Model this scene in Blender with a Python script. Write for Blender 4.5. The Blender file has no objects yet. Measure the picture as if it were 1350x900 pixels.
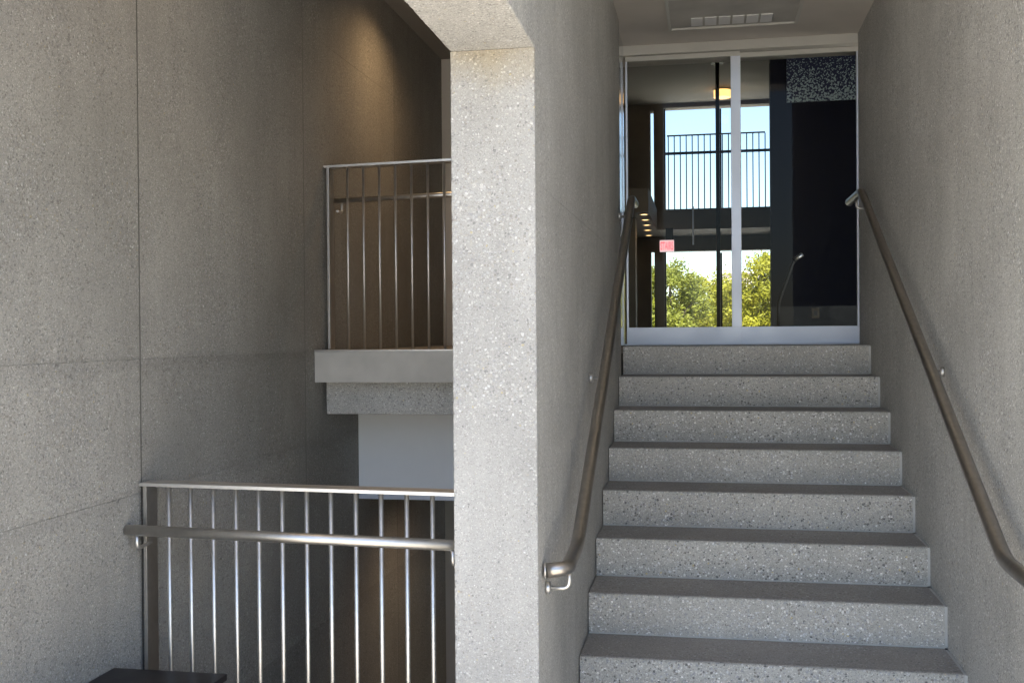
import bpy, bmesh, math, random
from mathutils import Vector, Matrix, noise
random.seed(7)
S = bpy.context.scene
COL = S.collection
R = math.radians

# ------------------------------------------------------------------ camera, sky, sun, exposure
cam_d = bpy.data.cameras.new('camera')
cam_d.sensor_width = 36.0
cam_d.lens = 36.0 * 1390.45 / 1350.0
cam_d.clip_start = 0.05
cam_d.clip_end = 5000.0
cam = bpy.data.objects.new('camera', cam_d)
COL.objects.link(cam)
def aim(pitch, yaw, roll, loc):
    f = Vector((-math.sin(yaw) * math.cos(pitch), math.cos(yaw) * math.cos(pitch), math.sin(pitch)))
    rt = Vector((math.cos(yaw), math.sin(yaw), 0.0))
    up = rt.cross(f)
    r2 = math.cos(roll) * rt + math.sin(roll) * up
    u2 = -math.sin(roll) * rt + math.cos(roll) * up
    m = Matrix((r2, u2, -f)).transposed().to_4x4()
    m.translation = Vector(loc)
    cam.matrix_world = m
aim(-0.0075, 0.1827, -0.0077, (-0.219, -6.453, 0.0854))
S.camera = cam

SUN_AZ, SUN_EL = R(160), R(69)          # azimuth clockwise from +Y: the sun stands behind the camera
world = bpy.data.worlds.new('World')
S.world = world
world.use_nodes = True
wn = world.node_tree
sky = wn.nodes.new('ShaderNodeTexSky')
sky.sky_type = 'NISHITA'
sky.sun_disc = False
sky.sun_elevation = SUN_EL
sky.sun_rotation = SUN_AZ
sky.air_density = 1.0
sky.dust_density = 0.8
sky.ozone_density = 1.0
bg = wn.nodes['Background']
bg.inputs['Strength'].default_value = 0.11
wn.links.new(sky.outputs[0], bg.inputs[0])

sun_d = bpy.data.lights.new('sun', 'SUN')
sun_d.energy = 5.0
sun_d.angle = R(0.5)
sun_d.color = (1.0, 0.95, 0.87)
sun = bpy.data.objects.new('sun', sun_d)
COL.objects.link(sun)
to_sun = Vector((math.sin(SUN_AZ) * math.cos(SUN_EL), math.cos(SUN_AZ) * math.cos(SUN_EL), math.sin(SUN_EL)))
sun.rotation_euler = to_sun.to_track_quat('Z', 'Y').to_euler()
sun.location = (0, -12, 12)

vs = S.view_settings
vs.view_transform = 'Standard'
vs.look = 'None'
vs.gamma = 1.0
vs.exposure = 1.95
S.render.engine = 'CYCLES'
S.cycles.use_denoising = True
S.cycles.max_bounces = 10
S.cycles.diffuse_bounces = 6
S.cycles.transparent_max_bounces = 16
S.cycles.sample_clamp_indirect = 6.0

# ------------------------------------------------------------------ measures (metres; landing level is z = 0)
T, H, W = 0.33, 0.1707, 1.4518          # tread, riser, stair width
GZ = -9 * H                              # ground level
XL, XR = -W / 2, W / 2                   # faces of the stair walls
PX = -0.987                              # left face of the pier wall
PY = -3.302                              # front face of the pier
WX = -2.11                               # face of the left wall
SOF = 0.95                               # underside of the overhead beam
ROOF = 2.95                              # roof soffit over the stair
WELLC = 2.085                            # ceiling over the well
BACK = 1.03                              # back wall of the well
FRONT = -5.4                             # roof edge towards the plaza

# ------------------------------------------------------------------ materials
def new_mat(name):
    m = bpy.data.materials.new(name)
    m.use_nodes = True
    nt = m.node_tree
    return m, nt, nt.nodes['Principled BSDF']

def N(nt, t, **kw):
    n = nt.nodes.new(t)
    for k, v in kw.items():
        setattr(n, k, v)
    return n

def mixc(nt, fac, a, b, mode='MIX'):
    n = N(nt, 'ShaderNodeMix', data_type='RGBA', blend_type=mode)
    for sock, val in ((n.inputs[0], fac), (n.inputs[6], a), (n.inputs[7], b)):
        if hasattr(val, 'is_output'):
            nt.links.new(val, sock)
        elif isinstance(val, (int, float)):
            sock.default_value = val
        else:
            sock.default_value = (*val, 1.0)
    return n.outputs[2]

def math_n(nt, op, a, b=None, clamp=False):
    n = N(nt, 'ShaderNodeMath', operation=op)
    n.use_clamp = clamp
    for i, v in enumerate((a, b)):
        if v is None:
            continue
        if hasattr(v, 'is_output'):
            nt.links.new(v, n.inputs[i])
        else:
            n.inputs[i].default_value = v
    return n.outputs[0]

def ramp(nt, src, stops, interp='LINEAR'):
    r = N(nt, 'ShaderNodeValToRGB')
    r.color_ramp.interpolation = interp
    els = r.color_ramp.elements
    while len(els) < len(stops):
        els.new(0.5)
    for e, (p, c) in zip(els, stops):
        e.position = p
        e.color = (*c, 1.0) if len(c) == 3 else c
    nt.links.new(src, r.inputs[0])
    return r.outputs[0]

def maprange(nt, src, a, b, c, d):
    n = N(nt, 'ShaderNodeMapRange')
    nt.links.new(src, n.inputs[0])
    for i, v in enumerate((a, b, c, d)):
        n.inputs[i + 1].default_value = v
    return n.outputs[0]

def concrete(name, base, stone_scale=85, stone_amount=0.55, fine_amount=0.5, bump=0.6, rough=0.85, contrast=1.0, top_tint=None, streaks=0.12, dmin=.55, panel_tone=0.0, bands=()):
    """Exposed-aggregate concrete: cement paste, pebbles of several colours, fine grains, soft blotches."""
    m, nt, p = new_mat(name)
    pos = N(nt, 'ShaderNodeNewGeometry').outputs['Position']
    L = nt.links.new
    # blotches and vertical water streaks
    big = N(nt, 'ShaderNodeTexNoise'); big.inputs['Scale'].default_value = 1.7; big.inputs['Detail'].default_value = 6; big.inputs['Roughness'].default_value = .62
    L(pos, big.inputs['Vector'])
    mp = N(nt, 'ShaderNodeMapping'); mp.inputs['Scale'].default_value = (9, 9, .7); L(pos, mp.inputs['Vector'])
    stk = N(nt, 'ShaderNodeTexNoise'); stk.inputs['Scale'].default_value = 1.6; stk.inputs['Detail'].default_value = 5; L(mp.outputs[0], stk.inputs['Vector'])
    paste = mixc(nt, maprange(nt, big.outputs[0], .3, .7, 0, 1), tuple(c * .84 for c in base), tuple(c * 1.14 for c in base))
    paste = mixc(nt, math_n(nt, 'MULTIPLY', maprange(nt, stk.outputs[0], .45, .75, 0, 1), streaks * 2), paste, tuple(c * .62 for c in base))
    # warp so that pebbles are not regular
    wob = N(nt, 'ShaderNodeTexNoise'); wob.inputs['Scale'].default_value = 60; wob.inputs['Detail'].default_value = 2; L(pos, wob.inputs['Vector'])
    va = N(nt, 'ShaderNodeVectorMath', operation='SCALE'); L(wob.outputs[1], va.inputs[0]); va.inputs[3].default_value = .010
    vb = N(nt, 'ShaderNodeVectorMath', operation='ADD'); L(pos, vb.inputs[0]); L(va.outputs[0], vb.inputs[1])
    v1 = N(nt, 'ShaderNodeTexVoronoi'); v1.inputs['Scale'].default_value = stone_scale; L(vb.outputs[0], v1.inputs['Vector'])
    s1 = N(nt, 'ShaderNodeSeparateColor'); L(v1.outputs['Color'], s1.inputs[0])
    dens = N(nt, 'ShaderNodeTexNoise'); dens.inputs['Scale'].default_value = 3.2; dens.inputs['Detail'].default_value = 3; L(pos, dens.inputs['Vector'])
    rad = math_n(nt, 'MULTIPLY', math_n(nt, 'MULTIPLY', s1.outputs[0], .62), maprange(nt, dens.outputs[0], .32, .66, dmin, 1.2))
    mask = maprange(nt, math_n(nt, 'SUBTRACT', rad, v1.outputs['Distance']), -.03, .07, 0, 1)
    c = contrast
    k = sum(base) / 3
    def tone(f, tint=(1, 1, 1)):
        return tuple(min(.9, k * (1 + (f - 1) * c) * t) for t in tint)
    stones = ramp(nt, s1.outputs[1], [(0, tone(.28)), (.10, tone(.5, (1.1, 1, .9))), (.22, tone(.8, (1.0, 1, 1.05))), (.42, tone(1.05, (1.06, 1, .9))),
                                      (.6, tone(1.35)), (.8, tone(1.75, (1.02, 1, .96))), (.95, tone(2.2)), (.985, tone(1.1, (1.25, 1.05, .6)))], 'CONSTANT')
    col = mixc(nt, math_n(nt, 'MULTIPLY', mask, stone_amount), paste, stones)
    # fine grains
    v2 = N(nt, 'ShaderNodeTexVoronoi'); v2.inputs['Scale'].default_value = stone_scale * 2.6; L(vb.outputs[0], v2.inputs['Vector'])
    s2 = N(nt, 'ShaderNodeSeparateColor'); L(v2.outputs['Color'], s2.inputs[0])
    grain = ramp(nt, s2.outputs[0], [(0, (.45,) * 3), (.1, (.8,) * 3), (.3, (1,) * 3), (.78, (1.12,) * 3), (.92, (1.7,) * 3)], 'CONSTANT')
    g = mixc(nt, fine_amount * contrast, (1, 1, 1), grain)
    col = mixc(nt, 1.0, col, g, 'MULTIPLY')
    for zb in bands:                       # damp grime gathered along a pour line
        sb = N(nt, 'ShaderNodeSeparateXYZ'); L(pos, sb.inputs[0])
        bn = N(nt, 'ShaderNodeTexNoise'); bn.inputs['Scale'].default_value = 4.5; bn.inputs['Detail'].default_value = 6; L(pos, bn.inputs['Vector'])
        dz = math_n(nt, 'ADD', math_n(nt, 'SUBTRACT', sb.outputs[2], zb), math_n(nt, 'MULTIPLY', math_n(nt, 'SUBTRACT', bn.outputs[0], .5), .09))
        bm_ = maprange(nt, math_n(nt, 'ABSOLUTE', dz), .0, .045, .20, 0)
        col = mixc(nt, bm_, col, (.45, .45, .46), 'MULTIPLY')
    if panel_tone:
        oi = N(nt, 'ShaderNodeObjectInfo')
        pt = N(nt, 'ShaderNodeCombineColor')
        for q in range(3):
            L(maprange(nt, oi.outputs['Random'], 0, 1, 1 - panel_tone, 1 + panel_tone), pt.inputs[q])
        col = mixc(nt, 1.0, col, pt.outputs[0], 'MULTIPLY')
    if top_tint:
        z0, z1, tint = top_tint  # tint growing with height, its lower edge broken up by noise
        sx = N(nt, 'ShaderNodeSeparateXYZ'); L(pos, sx.inputs[0])
        sn = N(nt, 'ShaderNodeTexNoise'); sn.inputs['Scale'].default_value = 9; sn.inputs['Detail'].default_value = 5; L(pos, sn.inputs['Vector'])
        zz = math_n(nt, 'ADD', sx.outputs[2], math_n(nt, 'MULTIPLY', math_n(nt, 'SUBTRACT', sn.outputs[0], .5), .25))
        col = mixc(nt, math_n(nt, 'MULTIPLY', maprange(nt, zz, z0, z1, 0, 1), .55), col, tint, 'MULTIPLY')
    L(col, p.inputs['Base Color'])
    p.inputs['Roughness'].default_value = rough
    p.inputs['Specular IOR Level'].default_value = .3
    # relief
    fn = N(nt, 'ShaderNodeTexNoise'); fn.inputs['Scale'].default_value = stone_scale * 3; fn.inputs['Detail'].default_value = 3; L(pos, fn.inputs['Vector'])
    mn = N(nt, 'ShaderNodeTexNoise'); mn.inputs['Scale'].default_value = 30; mn.inputs['Detail'].default_value = 4; L(pos, mn.inputs['Vector'])
    h = math_n(nt, 'ADD', math_n(nt, 'MULTIPLY', mask, .5), math_n(nt, 'MULTIPLY', fn.outputs[0], .5))
    h = math_n(nt, 'ADD', h, math_n(nt, 'MULTIPLY', mn.outputs[0], .6))
    b = N(nt, 'ShaderNodeBump'); b.inputs['Strength'].default_value = bump; b.inputs['Distance'].default_value = .004
    L(h, b.inputs['Height']); L(b.outputs[0], p.inputs['Normal'])
    return m

def paint(name, colr, rough=.5, metal=0.0, spot=.08, spec=.4, bump=0.0, scale=14):
    m, nt, p = new_mat(name)
    pos = N(nt, 'ShaderNodeNewGeometry').outputs['Position']
    n = N(nt, 'ShaderNodeTexNoise'); n.inputs['Scale'].default_value = scale; n.inputs['Detail'].default_value = 6
    nt.links.new(pos, n.inputs['Vector'])
    nt.links.new(mixc(nt, maprange(nt, n.outputs[0], .3, .7, 0, 1), tuple(c * (1 - spot) for c in colr), tuple(min(1, c * (1 + spot)) for c in colr)), p.inputs['Base Color'])
    if metal > .8:
        p.inputs['Roughness'].default_value = rough
    else:
        nt.links.new(maprange(nt, n.outputs[0], .3, .7, rough * .85, min(1, rough * 1.15)), p.inputs['Roughness'])
    p.inputs['Metallic'].default_value = metal
    p.inputs['Specular IOR Level'].default_value = spec
    if bump:
        b = N(nt, 'ShaderNodeBump'); b.inputs['Strength'].default_value = bump; b.inputs['Distance'].default_value = .002
        n2 = N(nt, 'ShaderNodeTexNoise'); n2.inputs['Scale'].default_value = 220; n2.inputs['Detail'].default_value = 2
        nt.links.new(pos, n2.inputs['Vector']); nt.links.new(n2.outputs[0], b.inputs['Height']); nt.links.new(b.outputs[0], p.inputs['Normal'])
    return m

def glass(name, tint, ior=1.45, extra=0.0):
    m, nt, p = new_mat(name)
    nt.nodes.remove(p)
    out = nt.nodes['Material Output']
    tr = N(nt, 'ShaderNodeBsdfTransparent'); tr.inputs[0].default_value = (*tint, 1)
    gl = N(nt, 'ShaderNodeBsdfGlossy'); gl.inputs['Roughness'].default_value = 0.0
    fr = N(nt, 'ShaderNodeFresnel'); fr.inputs[0].default_value = ior
    mx = N(nt, 'ShaderNodeMixShader')
    nt.links.new(math_n(nt, 'ADD', fr.outputs[0], extra), mx.inputs[0]); nt.links.new(tr.outputs[0], mx.inputs[1]); nt.links.new(gl.outputs[0], mx.inputs[2])
    nt.links.new(mx.outputs[0], out.inputs[0])
    return m

def emit(name, colr, strength):
    m, nt, p = new_mat(name)
    p.inputs['Base Color'].default_value = (.8, .8, .8, 1)
    p.inputs['Emission Color'].default_value = (*colr, 1)
    p.inputs['Emission Strength'].default_value = strength
    return m

M = {}
M['pier'] = concrete('pier_concrete', (.375, .368, .353), 122, .62, .5, .6, contrast=.66, top_tint=(.80, .97, (1.0, .84, .52)))
M['wall'] = concrete('blasted_concrete', (.30, .293, .274), 135, .5, .6, 1.0, contrast=.85, panel_tone=.09, bands=(-.005, -.455), streaks=.10)
M['stairwall'] = concrete('fine_concrete', (.50, .488, .462), 112, .55, .6, 1.0, contrast=.9, streaks=.12)
M['riser'] = concrete('terrazzo_riser', (.49, .474, .44), 104, .85, .58, .4, rough=.6, contrast=1.0, dmin=.75, streaks=.03)
M['tread'] = concrete('smooth_tread', (.31, .29, .272), 108, .7, .55, .3, rough=.62, contrast=.8, streaks=.02)
M['sealant'] = paint('grey_sealant', (.10, .097, .09), .8, spot=.2)
M['sealant_pale'] = paint('pale_sealant', (.19, .186, .175), .8, spot=.2)
M['mortar'] = paint('pale_mortar', (.52, .52, .51), .9, spot=.12)
M['fascia'] = paint('smooth_grey_fascia', (.46, .445, .415), .62, spot=.16, scale=6, bump=.15)
M['panelwhite'] = paint('white_enamel_panel', (.90, .905, .92), .6, 0.0, spot=.01, spec=.5)
M['white'] = paint('white_plaster', (.80, .80, .80), .8, spot=.02)
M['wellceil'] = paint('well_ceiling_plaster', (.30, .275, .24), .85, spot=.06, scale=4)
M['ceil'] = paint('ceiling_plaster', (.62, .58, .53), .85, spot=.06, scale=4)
M['soffit'] = paint('roof_soffit_render', (.70, .68, .64), .85, spot=.06, scale=4)
M['steel'] = paint('brushed_steel', (.56, .54, .51), .40, 1.0, spot=.06, scale=40)
M['bright'] = paint('satin_steel', (.66, .65, .63), .44, 1.0, spot=.05, scale=40)
M['darksteel'] = paint('bronze_steel', (.44, .405, .37), .33, 1.0, spot=.08, scale=40)
M['alu'] = paint('pale_aluminium', (.68, .72, .82), .42, .35, spot=.03, scale=5)
M['alu_head'] = paint('grey_header', (.55, .54, .50), .5, .1, spot=.03, scale=5)
M['mirror'] = paint('polished_jamb', (.55, .58, .62), .12, 1.0, spot=.02)
M['black'] = paint('black_lacquer', (.010, .009, .012), .33, 0, spot=.15, spec=.35)
M['paving'] = concrete('plaza_paving', (.53, .49, .425), 60, .4, .4, .3, contrast=.7)
M['navy'] = paint('navy_wall', (.006, .007, .016), .7, spot=.2, spec=.15)
M['brown'] = paint('brown_grey_wall', (.18, .15, .115), .75, spot=.12, scale=5)
M['lobbyceil'] = paint('lobby_ceiling', (.30, .27, .23), .8, spot=.05)
M['lobbyfloor'] = paint('lobby_floor', (.10, .095, .09), .4, spot=.1)
M['mull'] = paint('dark_mullion', (.012, .012, .014), .45, .3, spot=.1)
M['glass'] = glass('door_glass', (.80, .83, .82), 1.20)
M['glass2'] = glass('window_glass', (.86, .90, .90), 1.30)
M['red'] = emit('red_letters', (.80, .01, .03), .6)
M['signwhite'] = emit('sign_face', (1.0, .70, .72), .25)
M['warm'] = emit('warm_lamp', (1.0, .58, .22), 1.6)
M['warm2'] = emit('warm_drum', (1.0, .50, .14), .75)
M['tanwall'] = paint('tan_building', (.50, .42, .34), .8, spot=.08)
M['winglass'] = paint('building_window', (.05, .06, .07), .2, spot=.05)

# navy screen with pale flecks, denser towards its lower edge (a printed pattern)
m, nt, p = new_mat('speckled_print')
tc = N(nt, 'ShaderNodeTexCoord')
vv = N(nt, 'ShaderNodeTexVoronoi'); vv.inputs['Scale'].default_value = 52
nn = N(nt, 'ShaderNodeTexNoise'); nn.inputs['Scale'].default_value = 60; nt.links.new(tc.outputs['Object'], nn.inputs['Vector'])
a1 = N(nt, 'ShaderNodeVectorMath', operation='SCALE'); nt.links.new(nn.outputs[1], a1.inputs[0]); a1.inputs[3].default_value = .03
a2 = N(nt, 'ShaderNodeVectorMath', operation='ADD'); nt.links.new(tc.outputs['Object'], a2.inputs[0]); nt.links.new(a1.outputs[0], a2.inputs[1])
nt.links.new(a2.outputs[0], vv.inputs['Vector'])
sx = N(nt, 'ShaderNodeSeparateXYZ'); nt.links.new(tc.outputs['Object'], sx.inputs[0])
thr = maprange(nt, sx.outputs[2], 0, .62, .60, .20)
msk = maprange(nt, math_n(nt, 'SUBTRACT', thr, vv.outputs['Distance']), -.02, .05, 0, 1)
nt.links.new(mixc(nt, msk, (.008, .014, .06), (.36, .46, .50)), p.inputs['Base Color'])
p.inputs['Roughness'].default_value = .6
M['speckle'] = m

# foliage: green varying from leaf to leaf
def leaf_mat(name, a, b):
    m, nt, p = new_mat(name)
    at = N(nt, 'ShaderNodeVertexColor'); at.layer_name = 'tone'
    s = N(nt, 'ShaderNodeSeparateColor'); nt.links.new(at.outputs[0], s.inputs[0])
    c = mixc(nt, s.outputs[0], a, b)
    nt.links.new(c, p.inputs['Base Color'])
    p.inputs['Roughness'].default_value = .55
    p.inputs['Specular IOR Level'].default_value = .25
    tl = N(nt, 'ShaderNodeBsdfTranslucent'); nt.links.new(c, tl.inputs[0])
    mx = N(nt, 'ShaderNodeMixShader'); mx.inputs[0].default_value = .35
    nt.links.new(p.outputs[0], mx.inputs[1]); nt.links.new(tl.outputs[0], mx.inputs[2])
    nt.links.new(mx.outputs[0], nt.nodes['Material Output'].inputs[0])
    return m
M['leaf_a'] = leaf_mat('olive_leaves', (.085, .105, .014), (.29, .29, .035))
M['leaf_b'] = leaf_mat('yellow_leaves', (.125, .135, .010), (.38, .34, .025))
M['bark'] = paint('bark', (.10, .075, .05), .9, spot=.3, scale=20, bump=.6)

# ------------------------------------------------------------------ mesh helpers
class MB:
    def __init__(self):
        self.bm = bmesh.new()
    def box(self, x0, x1, y0, y1, z0, z1, bevel=0.0):
        b = bmesh.new() if bevel else self.bm
        v = [b.verts.new((x, y, z)) for z in (z0, z1) for y in (y0, y1) for x in (x0, x1)]
        for f in ((0, 2, 3, 1), (4, 5, 7, 6), (0, 1, 5, 4), (2, 6, 7, 3), (0, 4, 6, 2), (1, 3, 7, 5)):
            b.faces.new([v[i] for i in f])
        if bevel:
            bmesh.ops.bevel(b, geom=b.edges[:], offset=bevel, segments=2, profile=.7, affect='EDGES')
            self.merge(b)
        return self
    def merge(self, b):
        me = bpy.data.meshes.new('tmp'); b.to_mesh(me); b.free()
        self.bm.from_mesh(me); bpy.data.meshes.remove(me)
    def tube(self, pts, r, seg=16, caps=True, r2=None):
        pts = [Vector(p) for p in pts]
        rings = []
        n = len(pts)
        prev = None
        for i, p in enumerate(pts):
            d = (pts[min(i + 1, n - 1)] - pts[max(i - 1, 0)]).normalized()
            if prev is None:
                a = d.orthogonal().normalized()
            else:
                a = (prev - d * prev.dot(d)).normalized()
            prev = a
            b = d.cross(a)
            rr = r if r2 is None else r + (r2 - r) * i / (n - 1)
            rings.append([self.bm.verts.new(p + a * rr * math.cos(t) + b * rr * math.sin(t)) for t in (2 * math.pi * k / seg for k in range(seg))])
        for r0, r1 in zip(rings, rings[1:]):
            for k in range(seg):
                f = self.bm.faces.new((r0[k], r0[(k + 1) % seg], r1[(k + 1) % seg], r1[k])); f.smooth = True
        if caps:
            self.bm.faces.new(rings[0][::-1]); self.bm.faces.new(rings[-1])
        return self
    def build(self, name, mat, parent=None, loc=None):
        bm = self.bm
        bmesh.ops.recalc_face_normals(bm, faces=bm.faces[:])
        me = bpy.data.meshes.new(name)
        if loc is not None:
            bmesh.ops.translate(bm, verts=bm.verts[:], vec=-Vector(loc))
        bm.to_mesh(me); bm.free()
        me.materials.append(mat)
        o = bpy.data.objects.new(name, me)
        COL.objects.link(o)
        if loc is not None:
            o.location = loc
        if parent is not None:
            o.parent = parent
            w = world_loc(parent)
            o.location = o.location - w
        return o

def world_loc(o):
    v = Vector((0, 0, 0))
    while o is not None:
        v += o.location
        o = o.parent
    return v

def rounded(pts, rad, n=7):
    """Replace the corners of a polyline by arcs."""
    pts = [Vector(p) for p in pts]
    out = [pts[0]]
    for i in range(1, len(pts) - 1):
        a, b, c = pts[i - 1], pts[i], pts[i + 1]
        u, v = (a - b), (c - b)
        t = min(rad, u.length * .48, v.length * .48)
        p0, p1 = b + u.normalized() * t, b + v.normalized() * t
        for k in range(n + 1):
            s = k / n
            out.append(p0 * (1 - s) ** 2 + b * 2 * s * (1 - s) + p1 * s * s)
    out.append(pts[-1])
    return out

def tag(o, label, cat=None, group=None, kind=None):
    if label: o['label'] = label
    if cat: o['category'] = cat
    if group: o['group'] = group
    if kind: o['kind'] = kind
    return o

def thing(name, label, cat, loc=(0, 0, 0), group=None):
    o = bpy.data.objects.new(name, None)
    o.empty_display_size = .1
    COL.objects.link(o)
    o.location = loc
    return tag(o, label, cat, group)

def box(name, mat, parent, x0, x1, y0, y1, z0, z1, bevel=0.0):
    return MB().box(x0, x1, y0, y1, z0, z1, bevel).build(name, mat, parent, ((x0 + x1) / 2, (y0 + y1) / 2, z0))

def struct(o):
    o['kind'] = 'structure'
    return o

# ------------------------------------------------------------------ the setting: ground with a hole for the stair well
def sheet(name, mat, xs, ys, z, hole):
    mb = MB()
    vv = {}
    for i, x in enumerate(xs):
        for j, y in enumerate(ys):
            vv[i, j] = mb.bm.verts.new((x, y, z))
    for i in range(len(xs) - 1):
        for j in range(len(ys) - 1):
            if not hole((xs[i] + xs[i + 1]) / 2, (ys[j] + ys[j + 1]) / 2):
                mb.bm.faces.new((vv[i, j], vv[i + 1, j], vv[i + 1, j + 1], vv[i, j + 1]))
    return mb.build(name, mat)
struct(sheet('ground', M['paving'], [-1500, -40, WX - .3, PX - .002, 0, 40, 1500], [-1500, -60, PY + .10, BACK + .1, 40, 1500], GZ,
             lambda x, y: WX - .3 < x < PX and PY + .1 < y < BACK + .1))
struct(box('well_floor', M['tread'], None, WX - .3, PX + .2, PY + .1, BACK + .3, -3.5, -3.4))
struct(box('well_edge', M['wall'], None, WX + .002, PX - .002, PY + .06, PY + .102, -3.4, GZ - .003))

# roof: one deep slab over everything that is in view, open to the plaza behind the camera
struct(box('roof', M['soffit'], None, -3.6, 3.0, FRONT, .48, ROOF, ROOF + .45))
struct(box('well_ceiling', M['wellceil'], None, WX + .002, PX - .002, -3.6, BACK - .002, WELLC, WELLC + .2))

# ------------------------------------------------------------------ left wall of separate panels with open joints
lw = thing('concrete_wall', 'long rough grey concrete wall left of the railings, with straight joints', 'wall', (WX - .15, -2, GZ))
ys = [-4.66, -3.163, -1.668, -.17, BACK + .3]
zs = [-3.4, -2.25, -1.35, -.445, .008, 1.55, ROOF - .002]
g = .0045
box('backing', M['tread'], lw, WX - .30, WX - .012, ys[0] + .01, ys[-1] - .01, zs[0] + .01, zs[-1] - .01)
for i in range(len(ys) - 1):
    for j in range(len(zs) - 1):
        d = random.uniform(-.0004, .0004)
        gz = .0004
        box('panel', M['wall'], lw, WX - .012 + .0005, WX + d, ys[i] + g, ys[i + 1] - g, zs[j] + gz, zs[j + 1] - gz, .0006)

for y in ys[1:-1]:
    box('sealant_joint', M['sealant' if y < -3 else 'sealant_pale'], lw, WX - .0119, WX - .0006, y - g + .0003, y + g - .0003, zs[0] + .02, zs[-1] - .02)

# ------------------------------------------------------------------ pier wall between well and stair, with its beam running out overhead
def rough_prism(mb, axis, a0, a1, rect, step, amp, corners):
    """A bar along an axis whose listed corners are chipped unevenly. rect = (u0,u1,v0,v1)."""
    u0, u1, v0, v1 = rect
    n = max(2, int(abs(a1 - a0) / step))
    prev = None
    first = None
    for k in range(n + 1):
        a = a0 + (a1 - a0) * k / n
        ring = []
        a_ = a + 3.7 * v1 + 11.3 * u0
        for ci, (u, v, su, sv) in enumerate(((u0, v0, 1, 1), (u1, v0, -1, 1), (u1, v1, -1, -1), (u0, v1, 1, -1))):
            c = .0005
            if ci in corners:
                c = .0012 + amp * abs(noise.noise(Vector((a_ * 38, ci * 7.3, 1.7)))) + amp * .6 * max(0, noise.noise(Vector((a_ * 130, ci * 3.1, 9.2))))
            if ci % 2 == 0:
                ring += [(u, v + sv * c), (u + su * c, v)]
            else:
                ring += [(u + su * c, v), (u, v + sv * c)]
        vs_ = [mb.bm.verts.new((u, v, a) if axis == 'z' else (u, a, v) if axis == 'y' else (a, u, v)) for u, v in ring]
        if prev:
            for q in range(8):
                mb.bm.faces.new((prev[q], prev[(q + 1) % 8], vs_[(q + 1) % 8], vs_[q]))
        else:
            mb.bm.faces.new(vs_[::-1])
        prev = vs_
    mb.bm.faces.new(prev)

pw = thing('pier_wall', 'pale speckled concrete pier in the middle, carrying an overhead beam', 'pier', ((PX + XL) / 2, PY, GZ))
mb = MB()
rough_prism(mb, 'z', GZ - .02, SOF - .0015, (PX, XL, PY, PY + .012), .006, .006, (0, 1))
pier = mb.build('pier', M['pier'], pw, ((PX + XL) / 2, PY, GZ))
mb = MB()
mb.box(PX + .001, XL - .001, PY + .0135, -.09, -3.4, .5444)
mb.build('wall_panel', M['stairwall'], pw, ((PX + XL) / 2, -1.5, -3.4))
mb = MB()
mb.box(PX + .001, XL - .001, PY + .0135, -.09, .5456, ROOF)
mb.build('wall_panel', M['stairwall'], pw, ((PX + XL) / 2, -1.5, .55))
mb = MB()
mb.box(PX + .03, XL - .012, PY + .03, -.10, .52, .57)
mb.build('joint_filler', M['tread'], pw, ((PX + XL) / 2, -1.5, .52))
mb = MB()
rough_prism(mb, 'y', -5.3, PY + .012, (PX, XL, SOF, ROOF - .001), .008, .006, (0, 1))
mb.build('overhead_beam', M['stairwall'], pw, ((PX + XL) / 2, -5, SOF))

# right wall
rw = thing('concrete_wall', 'smooth beige-grey concrete wall on the right side of the stairs', 'wall', (XR + .15, -2, GZ))
box('panel', M['stairwall'], rw, XR, XR + .3, -4.5, .47, GZ - .02, ROOF - .001)

# ------------------------------------------------------------------ staircase
st = thing('staircase', 'concrete staircase of speckled risers and dark treads climbing to the glass doors', 'staircase', (0, -4 * T, GZ))
GAP = .004
for i in range(9):
    y = -i * T
    zt = -i * H
    back = y + T - .006 if i else .49
    mb = MB()
    rough_prism(mb, 'x', XL + GAP, XR - .012, (y, back, (zt - H + .0015) if i < 8 else GZ - .02, zt), .007, .006, (3,))
    bmesh.ops.translate(mb.bm, verts=mb.bm.verts[:], vec=(0, 0, 0))
    s = mb.build('landing' if i == 0 else 'step', M['riser'], st, (0, y, zt - H))
    tr = box('tread', M['tread'], s, XL + GAP + .002, XR - .014, y + .011, back - .001, zt - .004, zt + .003)
    if i < 8:
        box('mortar_bead', M['mortar'], s, XL + GAP, XR - .012, y - .006, y - .0005, zt - H + .0035, zt - H + .0085, .0012)
    box('mortar_joint', M['mortar'], s, XR - .0118, XR - .0005, y + .003, back, zt - H + .004, zt - .001)

# ------------------------------------------------------------------ handrails on the stair walls
def wall_bracket(parent, mat, x_wall, x_rail, y, z, r):
    sg = 1 if x_wall > x_rail else -1
    pts = rounded([(x_wall - sg * .004, y, z - .075), (x_rail, y, z - .075), (x_rail, y, z - r + .002)], .03)
    b = MB().tube(pts, .0075, 12).build('bracket', mat, parent, (x_rail, y, z - .075))
    MB().tube([(x_wall - sg * .0005, y, z - .075), (x_wall - sg * .006, y, z - .075), (x_wall - sg * .016, y, z - .075)], .020, 20).build('rosette', mat, b, (x_wall, y, z - .075))
    return b

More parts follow.
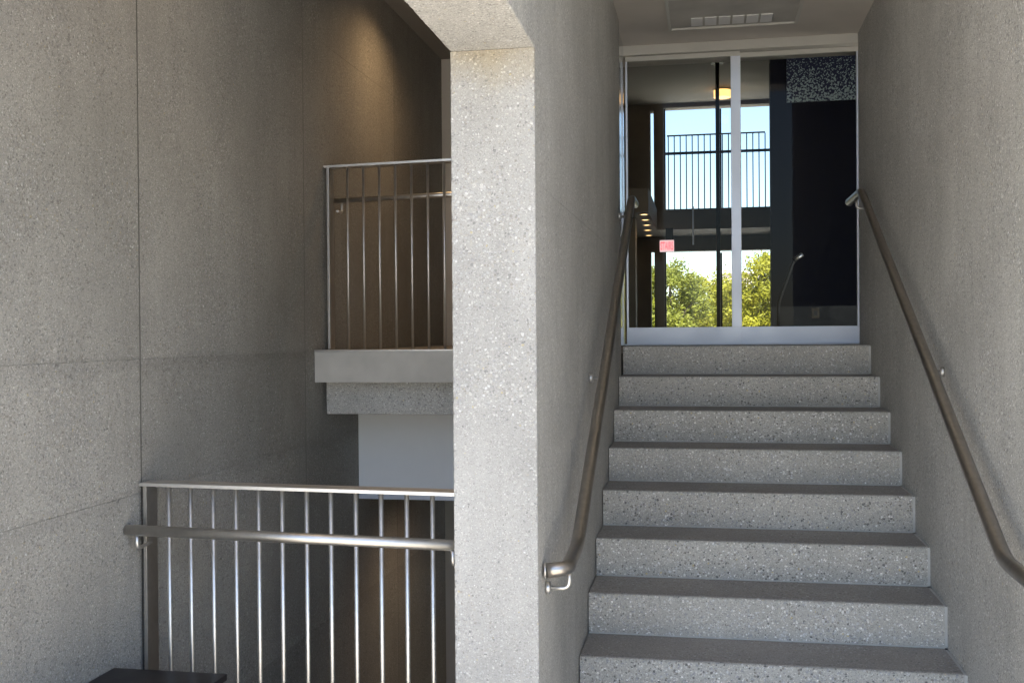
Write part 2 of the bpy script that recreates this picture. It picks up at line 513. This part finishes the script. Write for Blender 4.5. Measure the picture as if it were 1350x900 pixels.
RR = .0235
hl = thing('handrail', 'brushed steel wall handrail on the left side of the stairs', 'handrail', (XL + .05, -1.5, -.6), 'handrails along the stairs')
xr = XL + .075
pts = rounded([(xr, .12, .878), (xr, -.19, .878), (xr, -2.93, -.632), (xr, -3.19, -.648), (XL + .010, -3.215, -.652)], .07, 9)
MB().tube(pts, RR, 24).build('rail', M['darksteel'], hl, (xr, -1.5, .1))
MB().tube([(XL + .0105, -3.2152, -.652), (XL + .0035, -3.2165, -.652)], RR * 1.02, 24).build('end_cap', M['bright'], hl, (XL + .006, -3.2152, -.652))
wall_bracket(hl, M['bright'], XL, xr, -3.15, -.645, RR)
wall_bracket(hl, M['bright'], XL, xr, -1.85, -.632 + (2.93 - 1.85) * .551, RR)
wall_bracket(hl, M['bright'], XL, xr, -.25, .840, RR)

hr = thing('handrail', 'brushed steel wall handrail on the right side of the stairs', 'handrail', (XR - .05, -1.5, -.6), 'handrails along the stairs')
xr = XR - .075
pts = rounded([(xr, .33, .880), (xr, -.18, .878), (xr, -3.10, -.602), (xr, -3.75, -.612)], .06, 9)
MB().tube(pts, RR, 24).build('rail', M['darksteel'], hr, (xr, -1.5, .1))
MB().tube([(xr, .3305, .880), (xr, .336, .880)], RR * 1.02, 24).build('end_cap', M['bright'], hr, (xr, .33, .88))
wall_bracket(hr, M['bright'], XR, xr, .02, .879, RR)
wall_bracket(hr, M['bright'], XR, xr, -1.93, -.602 + (3.10 - 1.93) * .507, RR)
wall_bracket(hr, M['bright'], XR, xr, -3.5, -.608, RR)

# ------------------------------------------------------------------ steel guard in front of the well
def guard(label, y, x0, x1, z0, zt0, zt1, posts, xs, rail_y, zr0, zr1, xr0, rail_r, bal_r, brackets, group):
    gd = thing('guard_railing', label, 'railing', ((x0 + x1) / 2, y, z0), group)
    def top(x):
        return zt0 + (zt1 - zt0) * (x - x0) / (x1 - x0)
    mb = MB()
    v = []
    for x in (x0, x1):
        for dy, dz in ((-.04, -.011), (.04, -.011), (.04, 0), (-.04, 0)):
            v.append(mb.bm.verts.new((x, y + dy, top(x) + dz)))
    for f in ((0, 1, 5, 4), (1, 2, 6, 5), (2, 3, 7, 6), (3, 0, 4, 7), (3, 2, 1, 0), (4, 5, 6, 7)):
        mb.bm.faces.new([v[k] for k in f])
    bmesh.ops.bevel(mb.bm, geom=mb.bm.edges[:], offset=.0012, segments=2, affect='EDGES')
    mb.build('top_rail', M['bright'], gd, ((x0 + x1) / 2, y, top((x0 + x1) / 2)))
    for x in posts:
        box('post', M['steel'], gd, x - .006, x + .006, y - .036, y + .036, z0, top(x) - .0112, .001)
    for x in xs:
        MB().tube([(x, y, z0), (x, y, top(x) - .0105)], bal_r, 12).build('baluster', M['bright'], gd, (x, y, z0))
    def rz(x):
        return zr0 + (zr1 - zr0) * (x - xr0) / (x1 - xr0)
    hd = MB().tube([(xr0, rail_y, rz(xr0)), (x1, rail_y, rz(x1))], rail_r, 24).build('handrail', M['steel'], gd, ((xr0 + x1) / 2, rail_y, rz((xr0 + x1) / 2)))
    for bx, tx in brackets:
        z = rz(bx)
        p = rounded([(bx, rail_y, z - rail_r + .002), (bx, rail_y, z - .062), (tx, y, z - .062)], .02)
        MB().tube(p, .0065, 12).build('bracket', M['bright'], hd, (bx, rail_y, z - .06))
    return gd

lowx = [-2.017, -1.938, -1.856, -1.774, -1.693, -1.61, -1.524, -1.44, -1.354, -1.268, -1.181, -1.095]
guard('lower steel guard railing with round handrail, between the left wall and the pier', -3.15, -2.106, PX - .001, GZ + .002, -.408, -.420,
      [-2.086], lowx, -3.265, -.552, -.572, -2.107, .0178, .0078, [(-2.07, -2.086), (-1.0, -1.0 + .008)], 'steel guard railings')
upx = [-1.995 + .0835 * k for k in range(12)]
guard('upper steel guard railing on the bridge slab above the well', -1.37, -2.107, PX - .001, .013, .935, .955,
      [-2.087], upx, -1.30, .770, .795, -2.105, .0135, .0065, [(-2.05, -2.05), (-1.2, -1.2)], 'steel guard railings')

# ------------------------------------------------------------------ bridge slab over the well, white bulkhead beneath, back wall
br = thing('bridge_slab', 'concrete bridge slab with smooth grey fascia below the upper railing', 'slab', ((WX + PX) / 2, -.5, -.3))
box('fascia', M['fascia'], br, WX + .002, PX - .002, -1.553, -1.440, -.147, .004, .002)
box('cap_plate', M['steel'], br, WX + .0025, PX - .0025, -1.557, -1.32, .0045, .0125, .001)
box('edge_beam', M['stairwall'], br, WX + .018, PX - .002, -1.434, -1.15, -.309, -.1475, .003)
box('deck', M['tread'], br, WX + .003, PX - .003, -1.4385, BACK - .003, -.146, .0035)
bh = thing('bulkhead', 'white plastered bulkhead hanging below the bridge slab', 'bulkhead', ((WX + PX) / 2, -.5, -.8))
box('panel', M['panelwhite'], bh, WX + .003, PX - .003, -.907, -.80, -.79, -.148, .002)
box('lower_trim', M['alu'], bh, WX + .004, PX - .004, -.912, -.795, -.815, -.791, .002)
box('soffit', M['ceil'], bh, WX + .003, PX - .003, -.7945, BACK - .003, -.81, -.78)
bw = thing('back_wall', 'narrow strip of grey wall at the far end of the well behind the railings', 'wall', ((WX + PX) / 2, BACK, -3.4))
box('upper_panel', M['ceil'], bw, WX, PX + .1, BACK, BACK + .2, .0, 2.6)
box('lower_panel', M['alu_head'], bw, WX, PX + .1, BACK, BACK + .2, -3.4, -.003)

# recessed downlights of the well (their glow is on the wall)
def downlight(label, loc, energy, colr, spot=R(95), blend=.9, rad=.04, group=None):
    x, y, z = loc
    d = thing('downlight', label, 'lamp', loc, group)
    mb = MB()
    n = 24
    ra, rb = rad * 1.35, rad
    vs_ = [[mb.bm.verts.new((x + r_ * math.cos(2 * math.pi * k / n), y + r_ * math.sin(2 * math.pi * k / n), zz)) for k in range(n)] for r_, zz in ((ra, z - .001), (ra, z - .008), (rb, z - .008), (rb, z - .001))]
    for r0, r1 in zip(vs_, vs_[1:]):
        for k in range(n):
            mb.bm.faces.new((r0[k], r0[(k + 1) % n], r1[(k + 1) % n], r1[k]))
    mb.build('trim_ring', M['bright'], d, loc)
    MB().tube([(x, y, z - .002), (x, y, z - .004)], rb * .98, n).build('lens', M['warm'], d, loc)
    if energy:
        l = bpy.data.lights.new('downlight_lamp', 'SPOT')
        l.energy = energy; l.color = colr; l.spot_size = spot; l.spot_blend = blend; l.shadow_soft_size = rad * .8
        lo = bpy.data.objects.new('lamp', l); COL.objects.link(lo)
        lo.parent = d; lo.location = (0, 0, -.012)
    return d
downlight('warm recessed downlight in the ceiling above the upper railing', (WX + .42, -.62, WELLC), 11.0, (1.0, .64, .32), R(150), 1.0, rad=.06)
downlight('warm recessed downlight in the ceiling above the lower railing', (WX + .40, -3.35, WELLC), 3.0, (1.0, .66, .32), R(150), 1.0)
downlight('warm recessed downlight under the bridge, lighting the lower wall', (WX + .62, -.30, -.811), 5.0, (1.0, .70, .44), R(165), 1.0)

# ------------------------------------------------------------------ black box in the corner
bx = thing('black_box', 'low black lacquered box in the bottom left corner, in front of the lower railing', 'box', (-1.905, -3.8, GZ))
box('body', M['black'], bx, -2.095, -1.725, -4.19, -3.365, GZ + .002, -1.001, .003)
box('lid', M['black'], bx, -2.104, -1.714, -4.20, -3.352, -1.0, -.980, .003)

# ------------------------------------------------------------------ vestibule: ceiling, jambs, sliding glass doors
DY = .50
VC = 1.955
vc = struct(box('vestibule_ceiling', M['ceil'], None, PX + .004, XR + .4, -.55, 1.025, VC, VC + .12))
struct(box('lintel', M['soffit'], None, XL + .002, XR - .002, -.60, -.552, VC - .01, ROOF - .002))
jl = tag(box('jamb_panel', M['mirror'], None, XL - .035, XL - .018, -.088, DY - .03, .004, VC - .002), 'narrow polished steel jamb panel left of the glass doors', 'jamb')
fx = thing('ceiling_grille', 'recessed grey ceiling grille with six pale cells above the doors', 'grille', (-.05, -.17, VC))
fx0, fx1, fy0, fy1 = -.44, .33, -.50, .12
for a in ((fx0, fx1, fy1 - .02, fy1), (fx0, fx1, fy0, fy0 + .02), (fx0, fx0 + .02, fy0 + .0205, fy1 - .0205), (fx1 - .02, fx1, fy0 + .0205, fy1 - .0205)):
    box('frame_bar', M['alu_head'], fx, a[0], a[1], a[2], a[3], VC - .022, VC - .0005, .002)
box('face', M['fascia'], fx, fx0 + .0205, fx1 - .0205, fy0 + .0205, fy1 - .0205, VC - .010, VC - .001)
for k in range(6):
    x0 = -.30 + k * .081
    box('cell', M['white'], fx, x0, x0 + .068, -.10, .055, VC - .017, VC - .0105, .002)

fr = thing('door_frame', 'pale aluminium header frame above the glass doors', 'door frame', (0, DY, 0))
box('header', M['alu_head'], fr, -.95, XR + .2, DY - .03, DY + .09, 1.893, VC - .001, .002)
box('floor_track', M['alu'], fr, -.95, XR + .2, DY - .012, DY + .09, .0035, .008)
struct(box('threshold', M['tread'], None, PX + .002, XR + .3, .4915, 1.05, -.05, .0031))

def door(label, x0, x1, y, stile_l, stile_r):
    d = thing('glass_door', label, 'door', ((x0 + x1) / 2, y, .009), 'sliding glass doors at the top of the stairs')
    zt = 1.890
    box('bottom_rail', M['alu'], d, x0, x1, y, y + .035, .009, .118, .0015)
    box('top_rail', M['alu_head'], d, x0, x1, y, y + .035, zt - .03, zt, .0015)
    if stile_l:
        box('stile', M['alu'], d, x0, x0 + stile_l, y + .0005, y + .0345, .1185, zt - .0305, .0015)
    if stile_r:
        box('stile', M['alu'], d, x1 - stile_r, x1, y + .0005, y + .0345, .1185, zt - .0305, .0015)
    mb = MB()
    vs_ = [mb.bm.verts.new(c) for c in ((x0 + stile_l * .8, y + .017, .115), (x1 - stile_r * .8, y + .017, .115), (x1 - stile_r * .8, y + .017, zt - .028), (x0 + stile_l * .8, y + .017, zt - .028))]
    mb.bm.faces.new(vs_)
    mb.build('pane', M['glass'], d, ((x0 + x1) / 2, y + .017, .115))
    return d
door('left sliding glass door, the one with the red stairs sign seen through it', -.735, .004, DY - .002, .012, .062)
door('right sliding glass door, the one with the navy wall seen through it', -.02, XR + .05, DY + .042, .02, .05)

# ------------------------------------------------------------------ lobby behind the doors
LX0, LX1, LY0, LY1, LZ0, LZ1 = -1.75, 3.2, 1.06, 10.55, -1.30, 3.72
struct(box('lobby_floor', M['lobbyfloor'], None, LX0, LX1, LY0, LY1, LZ0 - .1, LZ0))
struct(box('lobby_ceiling', M['lobbyceil'], None, LX0 - .2, LX1 + .2, LY0 - .2, LY1 + .3, LZ1, LZ1 + .15))
struct(box('lobby_wall_left', M['brown'], None, LX0 - .2, LX0, LY0, LY1, LZ0, LZ1))
struct(box('lobby_wall_right', M['brown'], None, LX1, LX1 + .2, LY0, LY1, LZ0, LZ1))
struct(box('lobby_wall_front', M['brown'], None, LX0 - .2, LX1 + .2, LY0 - .2, LY0 - .003, VC + .13, LZ1))
struct(box('entry_landing', M['lobbyfloor'], None, PX + .102, 1.4, LY0 - .008, 2.0, LZ0 + .002, .0))
struct(box('passage_wall', M['brown'], None, XR + .1, XR + .2, DY + .1, LY0 - .004, .004, VC - .002))

# rear window wall
rwz = [(LX0, -1.47, LZ0, LZ1), (-1.47, -1.425, 1.38, LZ1), (-1.425, -1.09, LZ0, LZ1), (-1.09, -1.035, LZ0, .15), (-1.09, -1.035, 1.376, 2.0), (-1.09, -1.035, 3.62, LZ1),
       (-1.035, -.877, LZ0, LZ1), (-.877, .80, 1.376, 2.01), (-.877, .80, 3.655, LZ1), (.80, LX1, LZ0, LZ1), (-.877, .80, LZ0, LZ0 + .4), (-1.47, -1.425, LZ0, -.3)]
mb = MB()
for a in rwz:
    mb.box(a[0], a[1], LY1, LY1 + .22, a[2], a[3])
struct(mb.build('lobby_wall_rear', M['brown'], None, (0, LY1, LZ0)))
rwin = thing('rear_window', 'tall dark-framed window at the far end of the lobby showing sky and trees', 'window', (0, LY1 + .1, LZ0 + .4))
for z0, z1 in ((LZ0 + .4, 1.376), (2.01, 3.655)):
    for a in ((-.877, -.85, z0, z1), (.775, .80, z0, z1), (-.0, .03, z0 + .03, z1 - .03)):
        box('mullion', M['mull'], rwin, a[0] + .001, a[1] - .001, LY1 + .08, LY1 + .14, a[2] + .001, a[3] - .001)
    for a, b in ((-.849, -.001), (.031, .774)):
        mb = MB(); mb.bm.faces.new([mb.bm.verts.new(c) for c in ((a, LY1 + .11, z0), (b, LY1 + .11, z0), (b, LY1 + .11, z1), (a, LY1 + .11, z1))])
        mb.build('pane', M['glass2'], rwin, ((a + b) / 2, LY1 + .11, z0))
for nm, x0, x1, z0, z1, lb in (('slit_window', -1.09, -1.035, .15, 1.376, 'lower narrow slit window beside the tall lobby window'),
                               ('slit_window', -1.09, -1.035, 2.0, 3.62, 'upper narrow slit window beside the tall lobby window'),
                               ('slit_window', -1.47, -1.425, -.3, 1.38, 'narrow slit window at the left edge of the left glass door')):
    mb = MB(); mb.bm.faces.new([mb.bm.verts.new(c) for c in ((x0, LY1 + .11, z0), (x1, LY1 + .11, z0), (x1, LY1 + .11, z1), (x0, LY1 + .11, z1))])
    tag(mb.build(nm, M['glass2'], None, ((x0 + x1) / 2, LY1 + .11, z0)), lb, 'window')

# mezzanine across the window, its gallery along the left, and its railing
mz = thing('mezzanine', 'dark mezzanine floor crossing the lobby window', 'mezzanine', (0, 9.9, 1.6))
box('slab', M['brown'], mz, -.93, LX1 - .002, 9.3, LY1 - .002, 1.60, 1.90)
box('gallery', M['brown'], mz, LX0 + .002, -.932, 6.9, LY1 - .002, 1.60, 1.90)
box('hanger', M['alu'], mz, -.42, -.395, 9.27, 9.298, 1.37, 1.93)
mg = thing('mezzanine_railing', 'dark railing seen against the sky through the glass doors', 'railing', (0, 9.85, 1.9))
MB().box(-.80, .66, 9.835, 9.865, 3.07, 3.09).build('top_rail', M['mull'], mg, (0, 9.85, 3.07))
MB().tube([(-.84, 9.79, 2.80), (.72, 9.79, 2.80)], .022, 12).build('handrail', M['mull'], mg, (0, 9.79, 2.8))
for k in range(17):
    x = -.78 + k * .09
    MB().tube([(x, 9.85, 1.90), (x, 9.85, 3.07)], .0085, 8).build('baluster', M['mull'], mg, (x, 9.85, 1.9))

pl = thing('steel_column', 'slim dark steel column standing before the lobby window', 'column', (-.06, 8.05, LZ0))
MB().tube([(-.06, 8.05, LZ0 + .02), (-.06, 8.05, LZ1 - .02)], .027, 16).build('shaft', M['mull'], pl, (-.06, 8.05, LZ0))
box('base_plate', M['mull'], pl, -.14, .02, 7.97, 8.13, LZ0, LZ0 + .018)
box('head_plate', M['mull'], pl, -.14, .02, 7.97, 8.13, LZ1 - .02, LZ1)

dl = thing('drum_lamp', 'round warm glowing ceiling lamp above the lobby window', 'lamp', (.03, 9.7, LZ1))
MB().tube([(.03, 9.7, LZ1 - .001), (.03, 9.7, LZ1 - .02)], .13, 28).build('base', M['alu_head'], dl, (.03, 9.7, LZ1))
MB().tube([(.03, 9.7, LZ1 - .021), (.03, 9.7, LZ1 - .11), (.03, 9.7, LZ1 - .125)], .125, 28).build('shade', M['warm2'], dl, (.03, 9.7, LZ1))

for k, (x, y, wd) in enumerate(((-1.0, 7.15, 'first'), (-1.02, 7.8, 'second'), (-1.04, 8.5, 'third'), (-1.07, 9.25, 'fourth'), (-1.10, 10.1, 'farthest'))):
    downlight('warm downlight under the lobby gallery, %s of the row from the doors' % wd, (x, y, 1.60), 1.2 if k % 2 else 0, (1.0, .66, .34), R(120), rad=.045, group='downlights under the lobby gallery')

cl = thing('lobby_column', 'brown square column at the left behind the glass doors', 'column', (-1.2, 7.7, LZ0))
box('shaft', M['brown'], cl, -1.36, -1.14, 7.55, 7.85, LZ0 + .001, 1.598, .004)
box('skirting', M['mull'], cl, -1.37, -1.13, 7.54, 7.86, LZ0 + .0005, LZ0 + .1, .003)

# red STAIRS sign
sg = thing('stairs_sign', 'small white sign with red STAIRS lettering hanging in the lobby', 'sign', (-.78, 9.05, 1.26))
box('face', M['signwhite'], sg, -.885, -.68, 9.05, 9.08, 1.255, 1.425, .003)
box('hanger', M['mull'], sg, -.80, -.69, 9.055, 9.075, 1.4255, 1.599)
fc = bpy.data.curves.new('letters', 'FONT')
fc.body = 'STAIRS'; fc.size = .08; fc.align_x = 'CENTER'; fc.align_y = 'CENTER'; fc.extrude = .001; fc.offset = .0022
fo = bpy.data.objects.new('letters_curve', fc); COL.objects.link(fo)
dg = bpy.context.evaluated_depsgraph_get()
me = bpy.data.meshes.new_from_object(fo.evaluated_get(dg))
bpy.data.objects.remove(fo); bpy.data.curves.remove(fc)
lo = bpy.data.objects.new('lettering', me); COL.objects.link(lo)
me.materials.clear(); me.materials.append(M['red'])
wid = max(v.co.x for v in me.vertices) - min(v.co.x for v in me.vertices)
for v in me.vertices:
    v.co.x *= .185 / wid; v.co.y *= 2.0
lo.parent = sg; lo.rotation_euler = (R(90), 0, 0); lo.location = (-.7825 + .78, -.0035, 1.335 - 1.26)

# navy partition with its speckled panel and socket
nv = thing('navy_partition', 'dark navy partition wall behind the right glass door', 'wall', (1.8, 5.6, LZ0))
box('wall', M['navy'], nv, .487, LX1 - .002, 5.55, 5.75, LZ0 + .001, LZ1 - .001)
box('skirting', M['mull'], nv, .486, LX1 - .003, 5.535, 5.549, LZ0 + .001, .36)
tag(box('speckled_panel', M['speckle'], None, .66, 1.9, 5.52, 5.545, 2.60, 3.30), 'navy panel with pale speckles at the top of the right glass door', 'panel')
so = thing('wall_socket', 'small pale socket plate low on the navy partition', 'socket', (.955, 5.53, .24))
box('plate', M['brown'], so, .915, .995, 5.528, 5.5345, .23, .34, .002)
box('outlet', M['black'], so, .935, .975, 5.5255, 5.5275, .26, .31, .001)
ih = thing('inner_handrail', 'thin dark handrail with a bright tip seen through the right glass door', 'handrail', (.35, 2.2, 0))
MB().tube(rounded([(.33, 2.0, .002), (.33, 2.0, .30), (.445, 2.0, .63), (.50, 2.0, .67)], .05), .014, 12).build('rail', M['mull'], ih, (.35, 2.0, 0))
MB().tube([(.455, 2.0, .638), (.515, 2.0, .682)], .0165, 12).build('tip', M['steel'], ih, (.48, 2.0, .66))

# ------------------------------------------------------------------ trees and a far building beyond the lobby window
def tree(label, x, y, hgt, rad, mat, seed, n_clumps=130, per=110):
    rng = random.Random(seed)
    t = thing('leafy_tree', label, 'tree', (x, y, GZ), 'trees beyond the lobby window')
    mb = MB()
    mb.tube([(x, y, GZ), (x + .05, y, GZ + hgt * .25), (x + .02, y + .05, GZ + hgt * .5), (x, y, GZ + hgt * .8)], .13, 10, r2=.03)
    for k in range(7):
        a = rng.uniform(0, 6.28); z = GZ + hgt * rng.uniform(.22, .55); l = rad * rng.uniform(.5, .9)
        mb.tube([(x, y, z), (x + math.cos(a) * l * .5, y + math.sin(a) * l * .5, z + l * .35), (x + math.cos(a) * l, y + math.sin(a) * l, z + l * .8)], .05, 7, r2=.012)
    mb.build('trunk', M['bark'], t, (x, y, GZ))
    verts, faces, cols = [], [], []
    cz = GZ + hgt * .58; hz = hgt * .42
    for c in range(n_clumps):
        while True:
            p = Vector((rng.uniform(-1, 1), rng.uniform(-1, 1), rng.uniform(-1, 1)))
            if .25 < p.length < 1: break
        p = Vector((p.x * rad, p.y * rad, p.z * hz)) * (.9 + .25 * noise.noise(p * 2 + Vector((seed, 0, 0))))
        cr = rad * rng.uniform(.14, .26)
        tone = rng.uniform(0, .55)
        for _ in range(per):
            d = Vector((rng.gauss(0, 1), rng.gauss(0, 1), rng.gauss(0, .7))) * cr * .55
            ctr = Vector((x, y, cz)) + p + d
            u = Vector((rng.gauss(0, 1), rng.gauss(0, 1), rng.gauss(0, 1))).normalized()
            w = u.orthogonal().normalized()
            s = rng.uniform(.035, .075)
            i = len(verts)
            verts += [ctr - u * s, ctr + w * s * .5, ctr + u * s, ctr - w * s * .5]
            faces.append((i, i + 1, i + 2, i + 3))
            cols.append(min(1, tone + rng.uniform(0, .45)))
    me = bpy.data.meshes.new('crown')
    base = Vector((x, y, GZ))
    me.from_pydata([v - base for v in verts], [], faces)
    ca = me.color_attributes.new('tone', 'FLOAT_COLOR', 'CORNER')
    buf = []
    for c in cols:
        buf += [c, c, c, 1.0] * 4
    ca.data.foreach_set('color', buf)
    me.materials.append(mat)
    o = bpy.data.objects.new('crown', me); COL.objects.link(o); o.parent = t
    return t
tree('olive green tree with a pointed crown at the left of the lobby window', -1.30, 25.5, 3.95, 1.35, M['leaf_a'], 3)
tree('low bright green tree in the middle of the lobby window', -.15, 27.5, 3.55, 1.3, M['leaf_b'], 5)
tree('yellow-green tree filling the right of the lobby window', 1.35, 23.6, 4.0, 1.3, M['leaf_b'], 8)
tree('broad tree behind the column in the lobby window', .75, 31.0, 3.3, 1.6, M['leaf_a'], 11)
tree('tree glimpsed through the slit window left of the lobby', -3.2, 25.0, 3.7, 1.4, M['leaf_a'], 14)

fb = thing('far_building', 'far tan stepped building between the trees in the lobby window', 'building', (1.4, 75, GZ))
box('wall', M['tanwall'], fb, .3, 4.5, 73.5, 80, GZ, 3.75)
box('upper_storey', M['tanwall'], fb, 1.0, 3.8, 74.2, 79, 3.751, 4.6)
box('roof_edge', M['white'], fb, .2, 4.6, 73.4, 73.49, 3.3, 3.5)
box('roof_cap', M['white'], fb, .95, 3.85, 74.1, 74.19, 4.45, 4.65)
for k in range(4):
    w = box('window', M['winglass'], fb, .5 + k * 1.0, 1.15 + k * 1.0, 73.44, 73.498, 2.45, 3.1)
    box('sill', M['white'], w, .48 + k * 1.0, 1.17 + k * 1.0, 73.40, 73.438, 2.38, 2.449)
